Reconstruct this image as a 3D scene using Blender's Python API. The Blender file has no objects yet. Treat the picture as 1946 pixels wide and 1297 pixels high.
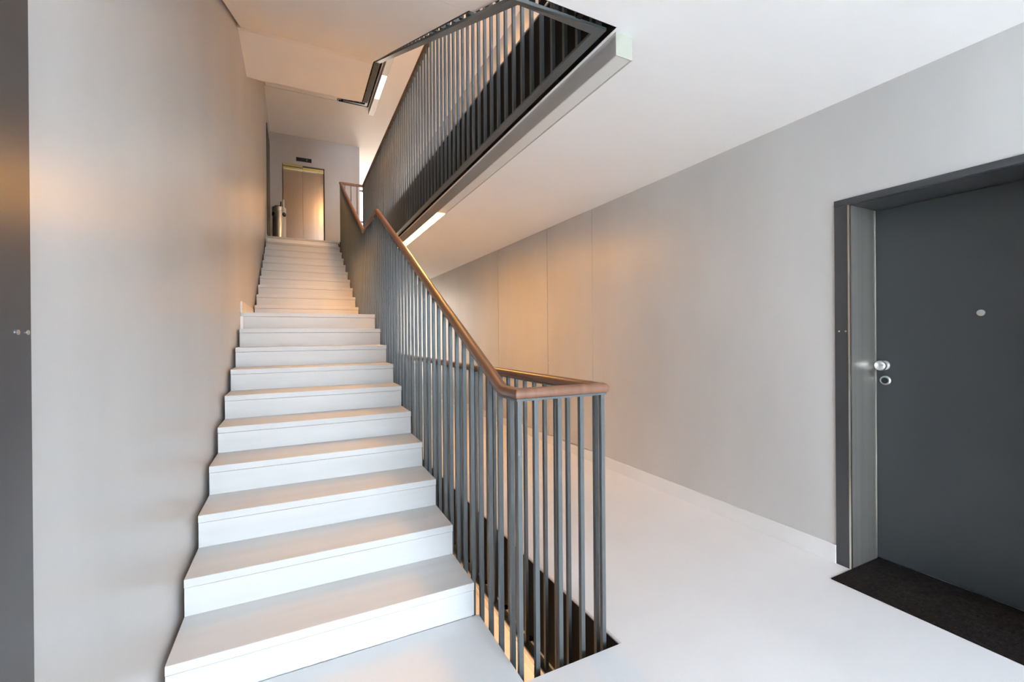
import bpy, bmesh, math
from mathutils import Matrix, Vector
PI = math.pi
scn = bpy.context.scene
C = scn.collection

# ------------------------------------------------------------------ camera
F, YAW, PIT, ROLL, CZ = 836.72, math.radians(26.39), math.radians(-0.1057), math.radians(-0.442), 1.2711
r0 = Vector((math.cos(YAW), -math.sin(YAW), 0)); h0 = Vector((math.sin(YAW), math.cos(YAW), 0)); z0 = Vector((0, 0, 1))
fwd = h0*math.cos(PIT) + z0*math.sin(PIT); up0 = -h0*math.sin(PIT) + z0*math.cos(PIT)
cr, sr = math.cos(ROLL), math.sin(ROLL)
R_ = cr*r0 + sr*up0; U_ = -sr*r0 + cr*up0
cam = bpy.data.cameras.new('camera'); co = bpy.data.objects.new('camera', cam); C.objects.link(co)
co.matrix_world = Matrix(((R_.x, U_.x, -fwd.x, 0), (R_.y, U_.y, -fwd.y, 0), (R_.z, U_.z, -fwd.z, CZ), (0, 0, 0, 1)))
cam.sensor_width = 36; cam.lens = F/1946*36
cam.shift_x = -1.64/1946; cam.shift_y = -7.68/1946; cam.clip_start = .02
scn.camera = co

# ------------------------------------------------------------------ world and exposure
w = bpy.data.worlds.new('daylight'); scn.world = w; w.use_nodes = True
nt = w.node_tree; bg = nt.nodes['Background']
tc = nt.nodes.new('ShaderNodeTexCoord'); sx = nt.nodes.new('ShaderNodeSeparateXYZ'); rp = nt.nodes.new('ShaderNodeValToRGB')
nt.links.new(tc.outputs['Generated'], sx.inputs[0]); nt.links.new(sx.outputs['Z'], rp.inputs[0]); nt.links.new(rp.outputs[0], bg.inputs[0])
rp.color_ramp.elements[0].position = 0.0; rp.color_ramp.elements[0].color = (.75, .81, .98, 1)
rp.color_ramp.elements[1].position = .6; rp.color_ramp.elements[1].color = (.69, .795, 1.0, 1)
bg.inputs[1].default_value = 13.0
scn.view_settings.view_transform = 'Standard'; scn.view_settings.look = 'None'
scn.view_settings.gamma = 1; scn.view_settings.use_curve_mapping = False
scn.view_settings.exposure = 1.68
scn.cycles.max_bounces = 14; scn.cycles.diffuse_bounces = 8; scn.cycles.glossy_bounces = 5
scn.cycles.sample_clamp_indirect = 6.0

# ------------------------------------------------------------------ dimensions (metres)
R = .15; T = .2981; XL, XR = -.4059, .7245; Y0 = 1.8756; LAND = 1.2647
YA = Y0 + 9*T; YB = YA + LAND; YC = YB + 9*T          # noses: landing, second flight, lobby
XW, XE = -.425, 2.682                                 # left and right wall faces
H = 3.0; SL = .46                                     # storey height, slab thickness
SX0, SX1, SY0, SY1 = .745, 1.200, 1.431, 8.505        # stairwell slot
YF, YE = -4.0, 10.37                                  # glazed front, lift wall
SLOPE = R/T
RX0, RX1, RY0, RY1 = .762, 1.152, 1.490, 8.465        # railing centre lines

def portal(x0, x1, z0_, z1_, y, flip):
    l = bpy.data.lights.new('daylight_portal', 'AREA'); l.shape = 'RECTANGLE'; l.size = x1-x0; l.size_y = z1_-z0_
    l.cycles.is_portal = True
    o = bpy.data.objects.new('daylight_portal', l); C.objects.link(o)
    o.location = ((x0+x1)/2, y, (z0_+z1_)/2); o.rotation_euler = (PI/2 if flip else -PI/2, 0, 0)
portal(XW, XE, .1, 2.5, YF-.02, False)
portal(XW, XE, 3.1, 5.5, YF-.02, False)
portal(1.34, XE, 3.1, 5.5, 13.42, True)
portal(1.34, XE, .1, 2.5, 13.42, True)

# ------------------------------------------------------------------ materials
def mat(name, col, rough=.5, metal=0, spec=.5, emit=None, estr=0):
    m = bpy.data.materials.new(name); m.use_nodes = True
    b = m.node_tree.nodes['Principled BSDF']
    b.inputs['Base Color'].default_value = (*col, 1); b.inputs['Roughness'].default_value = rough
    b.inputs['Metallic'].default_value = metal; b.inputs['Specular IOR Level'].default_value = spec
    if emit: b.inputs['Emission Color'].default_value = (*emit, 1); b.inputs['Emission Strength'].default_value = estr
    return m
def noisy(m, c1, c2, scale, stretch=(1, 1, 1), detail=4, bump=0, rough=None, bscale=None):
    nt = m.node_tree; b = nt.nodes['Principled BSDF']
    tc = nt.nodes.new('ShaderNodeTexCoord'); mp = nt.nodes.new('ShaderNodeMapping'); mp.inputs['Scale'].default_value = stretch
    no = nt.nodes.new('ShaderNodeTexNoise'); no.inputs['Scale'].default_value = scale; no.inputs['Detail'].default_value = detail
    rp = nt.nodes.new('ShaderNodeValToRGB'); e = rp.color_ramp.elements
    e[0].position = .3; e[0].color = (*c1, 1); e[1].position = .7; e[1].color = (*c2, 1)
    nt.links.new(tc.outputs['Object'], mp.inputs[0]); nt.links.new(mp.outputs[0], no.inputs[0])
    nt.links.new(no.outputs['Fac'], rp.inputs[0]); nt.links.new(rp.outputs[0], b.inputs['Base Color'])
    if rough:
        mr = nt.nodes.new('ShaderNodeMapRange'); mr.inputs['To Min'].default_value = rough[0]; mr.inputs['To Max'].default_value = rough[1]
        nt.links.new(no.outputs['Fac'], mr.inputs[0]); nt.links.new(mr.outputs[0], b.inputs['Roughness'])
    if bump:
        n2 = nt.nodes.new('ShaderNodeTexNoise'); n2.inputs['Scale'].default_value = bscale or scale*2; n2.inputs['Detail'].default_value = 3
        nt.links.new(mp.outputs[0], n2.inputs[0])
        bp = nt.nodes.new('ShaderNodeBump'); bp.inputs['Strength'].default_value = bump; bp.inputs['Distance'].default_value = .02
        nt.links.new(n2.outputs['Fac'], bp.inputs['Height']); nt.links.new(bp.outputs[0], b.inputs['Normal'])
    return m
M = {}
M['plaster'] = noisy(mat('grey_polished_plaster', (.36, .35, .34), .42, spec=.5), (.50, .485, .465), (.575, .555, .535), 1.5, (1, 1, .35), 5, .12, (.30, .42), 5)
M['plaster_left'] = noisy(mat('grey_polished_plaster_brushed', (.5, .48, .47), .30), (.50, .485, .465), (.575, .555, .535), 1.5, (1, 1, .35), 3)
M['ceiling'] = noisy(mat('white_ceiling_paint', (.78, .76, .73), .8), (.87, .845, .82), (.90, .875, .85), .8)
M['floor'] = noisy(mat('pale_resin_floor', (.74, .74, .73), .38), (.64, .635, .63), (.70, .695, .69), 1.4, (1, 1, 1), 6, 0, (.32, .45))
M['stone'] = noisy(mat('white_stone_tread', (.80, .79, .77), .45), (.57, .558, .54), (.63, .618, .60), 3, (.35, 4, 4), 6, .03)
M['base'] = noisy(mat('pale_stone_skirting', (.74, .73, .71), .4), (.70, .69, .67), (.77, .76, .74), 2)
M['steel'] = noisy(mat('dark_grey_painted_steel', (.085, .092, .098), .36), (.080, .087, .087), (.090, .097, .096), 3)
M['blacksteel'] = noisy(mat('black_sheet_steel', (.004, .004, .005), .55, spec=.15), (.0035, .0035, .0045), (.005, .005, .006), 3)
M['doorskin'] = noisy(mat('anthracite_door_skin', (.042, .047, .049), .42), (.040, .045, .047), (.045, .050, .052), 2)
M['frame'] = noisy(mat('anthracite_frame', (.05, .052, .055), .33), (.047, .049, .052), (.054, .056, .059), 3)
M['inox'] = noisy(mat('brushed_stainless', (.5, .46, .4), .3, .8), (.44, .41, .36), (.52, .48, .42), 4, (8, 8, .1), 3, 0, (.26, .36))
M['inoxedge'] = mat('polished_steel_edge', (.75, .75, .68), .25, 1)
M['chrome'] = mat('satin_chrome', (.8, .8, .78), .28, 1)
M['black'] = mat('black_plastic', (.01, .01, .012), .4)
M['wood'] = noisy(mat('brown_handrail', (.20, .09, .05), .34), (.17, .075, .042), (.235, .108, .062), 6, (6, .5, .5), 5, .03)
M['alu'] = noisy(mat('lamp_aluminium', (.55, .535, .51), .4, .3), (.53, .515, .49), (.57, .555, .53), 2)
M['cap'] = mat('lamp_end_cap', (.46, .455, .38), .5)
M['diff'] = mat('lamp_diffuser_unlit', (.66, .65, .61), .45)
M['lit'] = mat('lamp_diffuser_lit', (.9, .8, .6), .5, emit=(1, .47, .10), estr=42)
M['lit_up'] = mat('lamp_diffuser_lit_upper', (.9, .8, .6), .5, emit=(1, .52, .18), estr=105)
M['lit_low'] = mat('lamp_diffuser_lit_below', (.9, .8, .6), .5, emit=(1, .60, .32), estr=70)
M['sheen_glow'] = mat('lamp_diffuser_sheen_glow', (.9, .85, .75), .5, emit=(1, .80, .60), estr=3)  # weak emission imitating daylight reflected on an unlit diffuser section
M['mat'] = noisy(mat('coir_mat', (.022, .018, .016), .95, spec=.1), (.006, .005, .005), (.022, .017, .015), 70, (1, 1, 1), 3, .6, None, 160)
M['lift'] = noisy(mat('lift_door_steel', (.56, .50, .44), .18, 1), (.54, .48, .42), (.58, .52, .46), 4, (10, 1, .1), 3, 0, (.15, .21))
M['gold'] = mat('lift_header_brass', (.72, .62, .28), .3, .8)
M['sill'] = mat('pale_grey_edge_trim', (.50, .50, .50), .4, .3)
M['mullion'] = mat('window_frame_dark', (.05, .055, .06), .4)
M['bounce_paving'] = noisy(mat('pale_bounce_paving', (.5, .5, .48), .8), (.45, .45, .43), (.55, .55, .52), 3)  # unseen ground outside, made pale to bounce daylight up to the ceiling
M['hedge'] = noisy(mat('hedge_leaves', (.06, .12, .03), .9), (.03, .08, .015), (.12, .2, .05), 4, (1, 1, 1), 6, .5)
M['lining'] = mat('dark_door_lining', (.03, .026, .022), .85, spec=.1)
g = bpy.data.materials.new('window_glass'); g.use_nodes = True; nt = g.node_tree; nt.nodes.clear()
ou = nt.nodes.new('ShaderNodeOutputMaterial'); mx = nt.nodes.new('ShaderNodeMixShader'); tr = nt.nodes.new('ShaderNodeBsdfTransparent'); gl = nt.nodes.new('ShaderNodeBsdfGlossy')
gl.inputs['Roughness'].default_value = .02; mx.inputs[0].default_value = .08; tr.inputs[0].default_value = (.95, .97, .96, 1)
nt.links.new(tr.outputs[0], mx.inputs[1]); nt.links.new(gl.outputs[0], mx.inputs[2]); nt.links.new(mx.outputs[0], ou.inputs[0]); M['glass'] = g
M['dimming'] = g.copy(); M['dimming'].name = 'light_dimming_glass'  # tint added to dim and warm the daylight from the far windows
[n for n in M['dimming'].node_tree.nodes if n.type == 'BSDF_TRANSPARENT'][0].inputs[0].default_value = (.70, .62, .52, 1)

# ------------------------------------------------------------------ mesh helpers
class MB:
    def __init__(s): s.bm = bmesh.new()
    def box(s, x0, x1, y0, y1, z0, z1):
        v = [s.bm.verts.new(p) for p in ((x0, y0, z0), (x1, y0, z0), (x1, y1, z0), (x0, y1, z0), (x0, y0, z1), (x1, y0, z1), (x1, y1, z1), (x0, y1, z1))]
        for f in ((3, 2, 1, 0), (4, 5, 6, 7), (0, 1, 5, 4), (1, 2, 6, 5), (2, 3, 7, 6), (3, 0, 4, 7)): s.bm.faces.new([v[i] for i in f])
        return s
    def prism_x(s, pts, x0, x1):            # polygon in (y, z), extruded along x
        a = [s.bm.verts.new((x0, y, z)) for y, z in pts]; b = [s.bm.verts.new((x1, y, z)) for y, z in pts]
        s.bm.faces.new(a); s.bm.faces.new(b[::-1]); n = len(pts)
        for i in range(n): s.bm.faces.new((a[i], b[i], b[(i+1) % n], a[(i+1) % n]))
        return s
    def sweep(s, path, prof):
        """prof: points (side, up); path: world points, mitred joints, ends capped"""
        P = [Vector(p) for p in path]; rings = []
        for i, p in enumerate(P):
            d0 = (p-P[i-1]).normalized() if i else None; d1 = (P[i+1]-p).normalized() if i < len(P)-1 else None
            d = d0 if d1 is None else d1 if d0 is None else (d0+d1).normalized()
            dd = d1 if d1 is not None else d0
            hd = Vector((dd.x, dd.y, 0)).normalized()
            sd = Vector((hd.y, -hd.x, 0)); upv = sd.cross(dd).normalized()
            ring = []
            for a, b in prof:
                q = p + sd*a + upv*b
                t = (p-q).dot(d)/dd.dot(d)
                ring.append(s.bm.verts.new(q + dd*t))
            rings.append(ring)
        n = len(prof)
        for r1, r2 in zip(rings, rings[1:]):
            for i in range(n): s.bm.faces.new((r1[i], r1[(i+1) % n], r2[(i+1) % n], r2[i]))
        s.bm.faces.new(rings[0][::-1]); s.bm.faces.new(rings[-1])
        return s
    def cyl(s, c, axis, r, h, n=32, r2=None):
        q = Vector((0, 0, 1)).rotation_difference(Vector(axis)).to_matrix().to_4x4()
        bmesh.ops.create_cone(s.bm, cap_ends=True, segments=n, radius1=r, radius2=r if r2 is None else r2, depth=h, matrix=Matrix.Translation(Vector(c)) @ q)
        return s
    def lathe(s, c, axis, prof, n=36):      # prof: (radius, height along axis)
        q = Vector((0, 0, 1)).rotation_difference(Vector(axis)).to_matrix()
        rings = []
        for r, h in prof:
            rings.append([s.bm.verts.new(Vector(c) + q @ Vector((max(r, 1e-4)*math.cos(2*PI*i/n), max(r, 1e-4)*math.sin(2*PI*i/n), h))) for i in range(n)])
        for a, b in zip(rings, rings[1:]):
            for i in range(n): s.bm.faces.new((a[i], a[(i+1) % n], b[(i+1) % n], b[i]))
        s.bm.faces.new(rings[0][::-1]); s.bm.faces.new(rings[-1])
        return s
    def build(s, name, m, parent=None, bevel=0, smooth=False, at=None):
        """mesh data is kept relative to the root's own place; at: a place of its own, relative to the root"""
        bmesh.ops.recalc_face_normals(s.bm, faces=s.bm.faces)
        me = bpy.data.meshes.new(name)
        o = bpy.data.objects.new(name, me); C.objects.link(o)
        if parent is not None:
            o.parent = parent; q = parent
            while q.parent is not None: q = q.parent
            if at is None: bmesh.ops.translate(s.bm, verts=s.bm.verts, vec=-Vector(q.location))
            else: o.location = at
        s.bm.to_mesh(me); s.bm.free()
        me.materials.append(M[m] if isinstance(m, str) else m)
        if smooth:
            for p in me.polygons: p.use_smooth = True
            mod = o.modifiers.new('edges', 'EDGE_SPLIT'); mod.split_angle = math.radians(35)
        if bevel:
            b = o.modifiers.new('bevel', 'BEVEL'); b.width = bevel; b.segments = 2; b.limit_method = 'ANGLE'; b.angle_limit = math.radians(30)
        return o
def thing(name, label, cat, loc, group=None):
    o = bpy.data.objects.new(name, None); C.objects.link(o); o.location = loc; o.empty_display_size = .1
    o['label'] = label; o['category'] = cat
    if group: o['group'] = group
    return o
def tag(o, label, cat, group=None):
    o['label'] = label; o['category'] = cat
    if group: o['group'] = group
    return o
def struct(o): o['kind'] = 'structure'; return o
def copy_thing(root, dz, label):
    r = root.copy(); C.objects.link(r); r.location.z += dz; r['label'] = label
    for ch in list(root.children):
        c = ch.copy(); C.objects.link(c); c.parent = r
        for gch in list(ch.children):
            d = gch.copy(); C.objects.link(d); d.parent = c
    return r

def nose(y):                                  # nosing line of the stairs, z over the storey floor
    if y < YA: return SLOPE*(y-Y0)+R
    if y < YB-T: return 10*R
    return 10*R + SLOPE*(y-(YB-T))
SOFF = .479
def soffit(y):
    ya = YA-.05; yb = YB-.485
    z1 = SLOPE*(ya-Y0)+R-SOFF
    if y < ya: return -SL+(z1+SL)*max(0, y-SY0)/(ya-SY0)
    if y < yb: return z1
    return min(H-SL, z1+SLOPE*(y-yb))
# ------------------------------------------------------------------ the shell
def slab(z, hole=True, dx=0):
    """storey slab with its top at z: thin floor finish plus plastered underside"""
    t = .02; b = z-SL
    fl, ce = MB(), MB()
    X0, X1, YB_, YN = XW, XE, 13.45, YF
    for mb, za, zb in ((fl, z-t, z), (ce, b, z-t-.001)):
        if hole:
            mb.box(SX1+dx, X1, YN, YB_, za, zb)                 # corridor side
            mb.box(SX0, SX1+dx, YN, SY0, za, zb)                # in front of the slot
            mb.box(X0, SX1+dx, SY1+.012, YB_, za, zb)           # lobby
        else:
            mb.box(X0, X1, YN, YB_, za, zb)
    if hole:
        fl.box(X0, SX0, YN, Y0, z-t, z)
        ce.prism_x([(YN, b), (SY0, b), (Y0, b+SL+soffit(Y0)), (Y0, z-t-.001), (YN, z-t-.001)], X0, SX0)
    struct(fl.build('floor', 'floor')); struct(ce.build('ceiling', 'ceiling'))
slab(-H, hole=False); slab(0); slab(H); slab(2*H, dx=.06)
struct(MB().box(XW, XE, YF, 13.45, 8.54, 8.7).build('ceiling', 'ceiling'))  # unseen lid, added to keep sky light out of the slots

# left wall with its doorway
DL0, DL1, DH = .030, .967, 1.968
mb = MB(); X = XW-.30
mb.box(X, XW, YF, DL0, -3, 9); mb.box(X, XW, DL1, 13.5, -3, 9); mb.box(X, XW, DL0, DL1, DH, 9); mb.box(X, XW, DL0, DL1, -3, -.02)
struct(mb.build('wall_left', 'plaster_left'))
# right wall with its doorway, shallow niche behind the two flush doors
DR0, DR1 = .38, 1.322
CB0, CB1, CB2 = 3.60, 4.48, 5.88
mb = MB(); X = XE+.34
mb.box(XE, X, YF, DR0, -3, 9); mb.box(XE, X, DR0, DR1, DH, 9); mb.box(XE, X, DR0, DR1, -3, -.02)
mb.box(XE, X, DR1, CB0, -3, 9); mb.box(XE, X, CB2, 13.5, -3, 9)
mb.box(XE+.024, X, CB0, CB2, -3, 9); mb.box(XE, XE+.024, CB0, CB2, -3, .1); mb.box(XE, XE+.024, CB0, CB2, 2.54, 9)
struct(mb.build('wall_right', 'plaster'))
# far walls
struct(MB().box(XW, 1.137, 10.5, 10.7, -.001, 2.54).box(1.137, 1.337, 10.5, 13.45, -.001, 2.54).build('wall_back', 'plaster'))
struct(MB().box(XW, XE, 13.25, 13.45, -3, -.46).build('wall_back', 'plaster'))
LX0, LX1, LZ = -.20, .612, 4.93
mb = MB(); WX = 1.337
mb.box(XW, LX0, YE, YE+.3, H, 5.54); mb.box(LX1, WX, YE, YE+.3, H, 5.54); mb.box(LX0, LX1, YE, YE+.3, LZ, 5.54)
mb.box(WX-.2, WX, YE+.3, 13.45, H, 5.54)
mb.box(LX0-.1, LX1+.1, YE+.31, YE+.4, H, 5.54)  # unseen panel added behind the lift opening to stop light leaking in
struct(mb.build('wall_lift', 'plaster'))
struct(MB().box(XW, XE, YE, YE+.2, 6, 8.54).build('wall_back', 'plaster'))
struct(MB().box(XW, XE, YF-.2, YF, -3, -.46).build('wall_front', 'plaster'))
struct(MB().box(XW, XE, YF-.2, YF, 6.0, 8.7).build('wall_front', 'plaster'))

# glazed fronts behind the camera (two storeys) and the far landing window
def glazing(name, x0, x1, z0_, z1_, y, xs, zs, pane='glass'):
    o = MB(); f = .05
    o.box(x0, x1, y-.03, y+.03, z0_, z0_+f); o.box(x0, x1, y-.03, y+.03, z1_-f, z1_)
    o.box(x0, x0+f, y-.03, y+.03, z0_+f, z1_-f); o.box(x1-f, x1, y-.03, y+.03, z0_+f, z1_-f)
    for x in xs: o.box(x-f/2, x+f/2, y-.03, y+.03, z0_+f, z1_-f)
    for z in zs: o.box(x0+f, x1-f, y-.025, y+.025, z-f/2, z+f/2)
    r = struct(o.build(name, 'mullion'))
    if pane: MB().box(x0+f, x1-f, y-.004, y+.004, z0_+f, z1_-f).build('pane', pane, r)
glazing('window_1', XW, XE, 0, 2.54, YF, (.7, 1.7), ())
glazing('window_2', XW, XE, 3, 5.54, YF, (.7, 1.7), ())
glazing('window_3', WX, XE, 3, 5.54, 13.4, (2.1,), (4.62,), 'dimming')
glazing('window_4', WX, XE, 0, 2.54, 13.4, (2.1,), (), 'dimming')
struct(MB().box(-12, 14, -16, YF-.2, -.25, -.1).build('ground', 'bounce_paving'))
hd = MB(); hd.box(-12, 14, -12, -10.5, -.1, 1.6)
ho = hd.build('hedge', 'hedge'); ho['kind'] = 'structure'

# skirtings
struct(MB().box(XE-.013, XE, DR1+.066, CB0, 0, .1).box(XE-.013, XE, CB0, 13.3, 0, .1).build('baseboard_right', 'base', bevel=.002))
struct(MB().box(XE-.013, XE, YF, 13.3, H, H+.1).build('baseboard_right', 'base'))
struct(MB().box(XE-.013, XE, YF, 13.2, -H, -H+.1).build('baseboard_right', 'base'))
struct(MB().box(XW, XW+.012, YA+.005, YB-.03, 1.5, 1.6).build('baseboard_left', 'base'))
struct(MB().box(XW, XW+.012, DL1+.112, Y0-.01, 0, .1).build('baseboard_left', 'base'))
struct(MB().box(XW, XW+.012, YC+.01, 8.95, H, H+.1).build('baseboard_left', 'base'))
struct(MB().box(LX1+.03, WX, YE-.012, YE, H, H+.1).box(XW+.02, LX0-.03, YE-.012, YE, H, H+.1).build('baseboard_back', 'base'))

# black sheet cladding of the slab edges in the slot, with a pale edge angle
SB = SX1
for k, z in enumerate((0, H, 2*H)):
    SX1 = SB+(.06 if k == 2 else 0)
    mb = MB(); a, b = z-SL+.002, z-.006
    mb.box(SX1-.006, SX1-.0005, SY0, SY1, a, b); mb.box(SX0, SX1-.006, SY0+.0005, SY0+.006, a, b)
    mb.box(XR+.02, SX1-.006, SY1-.006, SY1+.011, a, b)
    struct(mb.build('trim_%d' % (2*k+1), 'blacksteel'))
    struct(MB().box(SX1-.012, SX1-.0005, SY0, SY1, z-.005, z+.001).build('trim_%d' % (2*k+2), 'sill'))
SX1 = SB

# ------------------------------------------------------------------ staircase
def staircase(label):
    r = thing('staircase', label, 'stairs', (0, Y0, 0))
    tops = [(Y0+i*T, Y0+(i+1)*T, (i+1)*R) for i in range(9)] + [(YA, YB, 10*R)] + [(YB+i*T, YB+(i+1)*T, (11+i)*R) for i in range(9)]
    g_ = .003
    for y0_, y1_, z in tops:
        nm = 'landing' if z == 10*R and y1_-y0_ > 1 else 'tread'
        mb = MB().box(XL, XR, y0_, y1_+.012, z-.034, z)
        if nm == 'landing': mb.box(XW+.001, XL-.0005, y0_+.02, y1_-.02, z-.034, z)
        mb.build(nm, 'stone', r, bevel=.0015)
    MB().box(XL, XR, YC, SY1+.011, H-.034, H).build('tread', 'stone', r, bevel=.0015)
    for y0_, z in [(a, c) for a, b, c in tops] + [(YC, H)]:
        MB().box(XL+.001, XR-.001, y0_+g_, y0_+g_+.02, z-R+.0005, z-.036).build('riser', 'stone', r)
    # structural body under the steps
    low = [(1.62+.258, soffit(Y0))]
    ya, yb = YA-.05, YB-.485
    ye = yb + (H-SL-soffit(ya+.01))/SLOPE
    low = [(Y0+.002, soffit(Y0+.002)), (ya-.10, soffit(ya-.10)), (ya-.03, soffit(ya-.03)+.001), (ya+.04, soffit(ya+.01)), (yb, soffit(yb)), (ye, H-SL), (SY1, H-SL)]
    def upper(d):
        pts = [(SY1, H-d)]
        st = [(YC, H)] + [(a, c) for a, b, c in tops[::-1]]
        for i, (yy, zz) in enumerate(st):
            e = .024 if d > .03 else .004
            pts.append((yy+e, zz-d)); pts.append((yy+e, (st[i+1][1] if i+1 < len(st) else 0)-d+(d if i+1 == len(st) else 0)))
        return pts
    MB().prism_x(low + upper(.037), XL+.004, XR-.005).box(XW+.001, XL+.0035, ya+.01, yb, soffit(ya+.01)+.001, 10*R-.036).build('soffit', 'ceiling', r)
    for xa, xb in ((XR-.004, XR-.001),):
        lw = [(y, z+.002) for y, z in low]
        MB().prism_x(lw + upper(.037), xa, xb+.0085).build('stringer', 'blacksteel', r)
    return r
st0 = staircase('white stone staircase rising from the entrance floor to the lift lobby')
copy_thing(st0, H, 'staircase overhead, only its pale sloping underside and landing soffit showing')

# ------------------------------------------------------------------ railing
HR = 1.05
def hand(y): # handrail centre height along the left flight
    a, b = 1.625, 1.625+1.5/SLOPE
    c, d = YB-T+.045, RY1
    if y < a: return HR
    if y < b: return HR+SLOPE*(y-a)
    if y < c: return HR+1.5
    return HR+1.5+1.5*(y-c)/(d-c)
def railing(label):
    r = thing('stair_railing', label, 'railing', (RX1, RY0, 0))
    ha = [1.625, 1.625+1.5/SLOPE, YB-T+.045]
    path = [(RX0, RY1, HR), (RX1, RY1, HR), (RX1, RY0, HR), (RX0, RY0, HR)] + [(RX0, y, hand(y)) for y in ha] + [(RX0, RY1, HR+3)]
    n = 20; prof = []
    for i in range(n):
        a = 2*PI*i/n; x = .0235*math.cos(a); z = .0235*math.sin(a)
        prof.append((x, max(z, -.017)))
    MB().sweep(path, prof).build('handrail', 'wood', r, smooth=True)
    bar = [(-.015, -.026), (.015, -.026), (.015, -.0175), (-.015, -.0175)]
    MB().sweep(path, bar).build('top_bar', 'steel', r)
    # bottom flat bar: slot perimeter, then up the stair side
    zb = -SL+.012; off = .012
    ya, yb = YA-.05, YB-.485
    ye = yb + (H-SL-soffit(ya+.01))/SLOPE
    bpath = [(RX0, RY1, zb), (RX1, RY1, zb), (RX1, RY0, zb), (RX0, RY0, zb), (RX0, ya, soffit(ya-.001)+off), (RX0, yb, soffit(yb)+off), (RX0, ye, H+zb), (RX0, RY1, H+zb)]
    bp = [(-.0225, -.010), (.0225, -.010), (.0225, .002), (-.0225, .002)]
    MB().sweep(bpath, bp).build('bottom_bar', 'steel', r)
    # standoff brackets to the slab edges
    y = RY0+.06
    while y < RY1-.05:
        MB().box(RX1+.02, SX1-.006, y-.012, y+.012, zb-.004, zb+.012).build('bracket', 'blacksteel', r)
        zz = max(soffit(y), -SL)+off+.004
        MB().box((XR if y > Y0 else SX0)+.0005, RX0-.02, y-.012, y+.012, zz-.004, zz+.012).build('bracket', 'blacksteel', r)
        y += .322
    for x in (RX0+.10, RX0+.27): MB().box(x-.012, x+.012, SY0+.006, RY0-.02, zb-.004, zb+.012).build('bracket', 'blacksteel', r)
    # balusters
    s = .009; L = []
    for x, y in ((RX1, RY0), (RX0, RY0), (RX1, RY1), (RX1-.106, RY0), (RX1-.212, RY0), (RX1-.318, RY0), (RX1-.106, RY1), (RX1-.212, RY1), (RX1-.318, RY1)):
        L.append((x, y, zb, HR-.024))
    y = 1.533
    while y < RY1-.03: L.append((RX1, y, zb, HR-.024)); y += .107
    y = 1.556
    while y < RY1-.03: L.append((RX0, y, soffit(y)+off, hand(y)-.026)); y += .107
    L.append((RX0, RY1, H+zb, HR+H-.024))
    L.sort(key=lambda q: (q[0])**2+q[1]**2)
    for x, y, a, b in L[:100]:
        MB().box(-s, s, -s, s, 0, b-a).build('baluster', 'steel', r, at=(x-RX1, y-RY0, a))
    rest = MB()
    for x, y, a, b in L[100:]: rest.box(x-s, x+s, y-s, y+s, a, b)
    rest.build('baluster', 'steel', r)['kind'] = 'stuff'
    return r
rl = railing('dark steel railing with brown handrail climbing beside the white stone staircase')
copy_thing(rl, H, 'dark slatted railing around the ceiling opening, beside the long grey lamp')
copy_thing(rl, 2*H, 'furthest railing overhead, only its bottom frame showing above the lift lobby').location.x += .06

# ------------------------------------------------------------------ long ceiling lamps
def lamp(z, ya, yb, segs, label, dx=0):
    x0, x1 = 1.212+dx, 1.300+dx; b, t = z-.098, z
    r = thing('linear_ceiling_lamp', label, 'lamp', (1.256+dx, ya, z), 'long box lamps beside the stair opening')
    MB().box(x0, x0+.006, ya+.004, yb, b, t).box(x1-.006, x1, ya+.004, yb, b, t).box(x0+.006, x1-.006, ya+.004, yb, t-.006, t).build('housing', 'alu', r)
    MB().box(x0, x1, ya, ya+.004, b, t).build('end_cap', 'cap', r)
    y = ya+.004
    for y1, y2, m in segs + [(yb, yb, None)]:
        if y1 > y+.01: MB().box(x0+.006, x1-.006, y, y1-.002, b+.003, b+.008).build('diffuser', 'diff', r)
        if m: MB().box(x0+.006, x1-.006, y1, y2, b+.001, b+.008).build('glow_diffuser', m, r)  # lit lamp sections, and the upper lamp's imitated daylight sheen
        y = y2+.002
lamp(2.54, 1.453, 8.6, [(4.05, 5.85, 'lit')], 'long box lamp under the corridor ceiling with one orange glowing section')
lamp(5.54, 1.453, 8.6, [(4.05, 5.85, 'lit_up'), (7.2, 7.95, 'sheen_glow')], 'small pale lamp strip on the lobby ceiling high beside the upper opening', .065)
lamp(2.54-H, 1.453, 8.6, [(3.6, 6.2, 'lit_low')], 'lamp of the storey below, hidden under the floor and glowing orange through the slot')

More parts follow.
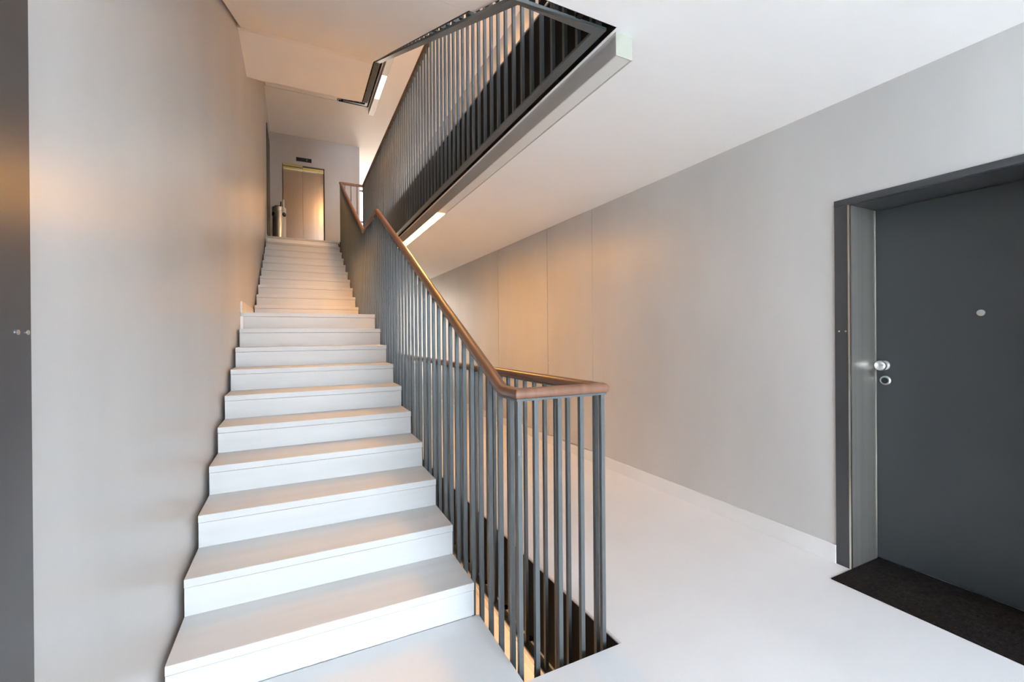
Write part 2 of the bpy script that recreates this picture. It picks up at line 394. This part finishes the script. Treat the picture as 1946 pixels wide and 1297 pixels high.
# ------------------------------------------------------------------ apartment doors
def apartment_door(side, xw, y0_, y1_, label, W=.066, sc=(.012, .044)):
    s = side; r = thing('apartment_door', label, 'door', (xw, (y0_+y1_)/2, 0))
    def B(mb, a, b, ya, yb, za, zb):
        x = sorted((xw+s*a, xw+s*b)); return mb.box(x[0], x[1], ya, yb, za, zb)
    top = 2.0
    f = MB(); B(f, -.008, .012, y1_, y1_+W, 0, top-.035); B(f, -.008, .012, y0_-W, y0_, 0, top-.035)
    f.build('side_casing', 'frame', r, bevel=.001)
    f = MB(); B(f, -.010, .012, y0_-W, y1_+W, top-.034, top)
    f.build('head_casing', 'frame', r, bevel=.001)
    f = MB(); B(f, .0125, .27, y0_, y1_, DH-.004, DH+.001-.002); f.build('head_reveal', 'frame', r)
    f = MB(); B(f, .0125, .27, y1_-.006, y1_, 0, DH-.005); B(f, .0125, .27, y0_, y0_+.006, 0, DH-.005)
    f.build('steel_reveal', 'inox', r)
    f = MB()
    for a in (-.0095, .256):
        B(f, a, a+.008, y1_-.009, y1_-.0005 if a > 0 else y1_+.0005, 0, DH-.006); B(f, a, a+.008, y0_+.0005 if a > 0 else y0_-.0005, y0_+.009, 0, DH-.006)
    f.build('bright_edge_strip', 'inoxedge', r)
    f = MB(); B(f, .272, .33, y0_+.001, y1_-.001, .006, DH-.006); leaf = f.build('door_leaf', 'doorskin', r, bevel=.002)
    xf = xw+s*.272; ax = (-s, 0, 0)
    yk = y1_-.042
    k = MB().lathe((xf, yk, 1.092), ax, [(.026, 0), (.026, .006), (.012, .009), (.011, .022), (.024, .032), (.0285, .045), (.026, .056), (.018, .062), (.0, .064)]).build('door_knob', 'chrome', leaf, smooth=True)
    k2 = MB().lathe((xf, yk-.004, 1.008), ax, [(.026, 0), (.026, .007), (.021, .011), (.017, .011)]).build('lock_rosette', 'chrome', leaf, smooth=True)
    MB().lathe((xf-s*.0112, yk-.004, 1.008), ax, [(.0165, 0), (.0165, .002), (.008, .0025)]).build('keyhole', 'black', leaf, smooth=True)
    yp = y1_-.428
    MB().lathe((xf, yp, 1.366), ax, [(.015, 0), (.015, .005), (.009, .0065)]).build('peephole', 'chrome', leaf, smooth=True)
    for dy in sc:
        MB().lathe((xw-s*.0085, y1_+dy, 1.284), ax, [(.0045, 0), (.0045, .0012), (.002, .0018)], 16).build('screw', 'chrome', r, smooth=True)
    return r
apartment_door(1, XE, DR0, DR1, 'dark grey flat door in a deep steel-lined opening behind the black mat')
apartment_door(-1, XW, DL0, DL1, 'dark door casing at the left edge beside the bluish plaster wall', .110, (.066, .097))
struct(MB().box(XE+.335, XE+.6, .2, 1.5, -.02, 2.2).build('wall_right', 'plaster'))
struct(MB().box(XE, XE+.335, DR0, DR1, -.03, -.0005).build('floor', 'floor'))
struct(MB().box(XW-.335, XW, DL0, DL1, -.03, -.0005).build('floor', 'floor'))
tag(MB().box(2.478, XE+.27, DR0+.01, 1.312, 0, .006).build('door_mat', 'mat', bevel=.002), 'black coarse mat lying on the pale floor in the right doorway', 'mat')

# flush cupboard doors in the right wall
def closet(y0_, y1_, label, lock):
    r = MB().box(XE+.0005, XE+.022, y0_+.006, y1_-.006, .107, 2.536).build('closet_door', 'plaster', bevel=.0015)
    tag(r, label, 'door', 'flush plaster cupboard doors in the right wall')
    if lock: MB().lathe((XE+.0005, y0_+(y1_-y0_)*.97, .957), (-1, 0, 0), [(.010, 0), (.010, .003), (.004, .004)], 20).build('lock', 'chrome', r, smooth=True)
closet(CB0, CB1, 'flush grey plaster panel door with a small round lock', True)
closet(CB1, CB2, 'wider flush plaster panel door further along, orange in the lamp light', False)

# ------------------------------------------------------------------ lobby: lift, indicator, bin, side door casing
r = thing('elevator', 'steel two-leaf lift door at the top of the stairs', 'elevator', ((LX0+LX1)/2, YE, H))
xm = .185
MB().box(LX0+.012, xm-.001, YE+.03, YE+.055, H, LZ-.10).build('door_panel', 'lift', r)
MB().box(xm+.001, LX1-.022, YE+.034, YE+.059, H, LZ-.10).build('door_panel', 'lift', r)
MB().box(LX1-.020, LX1-.0005, YE-.004, YE+.06, H, LZ-.001).box(LX0+.0005, LX0+.010, YE-.004, YE+.06, H, LZ-.001).build('jamb', 'lining', r)
MB().box(LX0+.011, LX1-.021, YE+.0295, YE+.06, LZ-.099, LZ-.001).build('header', 'frame', r)
MB().box(LX0+.011, xm, YE+.004, YE+.029, LZ-.034, LZ-.003).box(LX0+.011, xm, YE+.004, YE+.029, LZ-.096, LZ-.056).box(xm+.004, LX1-.021, YE+.004, YE+.029, LZ-.096, LZ-.030).box(xm, xm+.004, YE+.004, YE+.029, LZ-.034, LZ-.026).build('header_strip', 'gold', r)
MB().box(LX0+.011, LX1-.021, YE+.061, YE+.10, H, LZ-.001).build('shaft_screen', 'black', r)
r = tag(MB().box(.064, .358, YE-.018, YE-.0005, 5.018, 5.094).build('floor_indicator', 'black', bevel=.002), 'small black display box on the wall above the lift door', 'display')
mi = mat('display_digit', (.1, .2, .22), .4, emit=(.35, .7, .75), estr=.25)
MB().box(.262, .268, YE-.0195, YE-.0182, 5.038, 5.074).box(.262, .282, YE-.0195, YE-.0182, 5.072, 5.076).box(.262, .282, YE-.0195, YE-.0182, 5.036, 5.040).build('digit', mi, r)

bx, by = -.245, 9.6
r = thing('ashtray_bin', 'slim silver cylinder bin with dark round openings left of the lift', 'bin', (bx, by, H))
MB().lathe((bx, by, H), (0, 0, 1), [(.118, 0), (.118, .015), (.115, .02), (.115, .70), (.119, .705), (.119, .775), (.11, .785), (.03, .79)], 48).build('body', 'chrome', r, smooth=True)
for ang in (-150, -40):
    a = math.radians(ang); d = Vector((math.cos(a), math.sin(a), 0))
    MB().lathe(Vector((bx, by, H+.64))+d*.106, d, [(.042, 0), (.042, .013), (.036, .015), (.001, .0145)], 28).build('opening', 'black', r, smooth=True)
MB().box(bx-.07, bx+.04, by-.05, by+.05, H+.792, H+.812).box(bx+.02, bx+.045, by-.03, by+.03, H+.812, H+.90).build('ashtray_flap', 'black', r, bevel=.004)
MB().cyl((bx+.075, by+.02, H+.87), (0, 0, 1), .016, .17, 20).build('post', 'chrome', r, smooth=True)

r = thing('door_casing', 'dark upright door casing on the left lobby wall beside the silver bin', 'door frame', (XW, 9.1, H))
MB().box(XW, XW+.012, 9.05, 9.10, H, H+2.1).box(XW, XW+.012, 9.95, 10.0, H, H+2.1).build('side_casing', 'frame', r)
MB().box(XW, XW+.012, 9.05, 10.0, H+2.1, H+2.15).build('head_casing', 'frame', r)
MB().box(XW+.001, XW+.006, 9.101, 9.949, H+.005, H+2.099).build('door_leaf', 'doorskin', r)
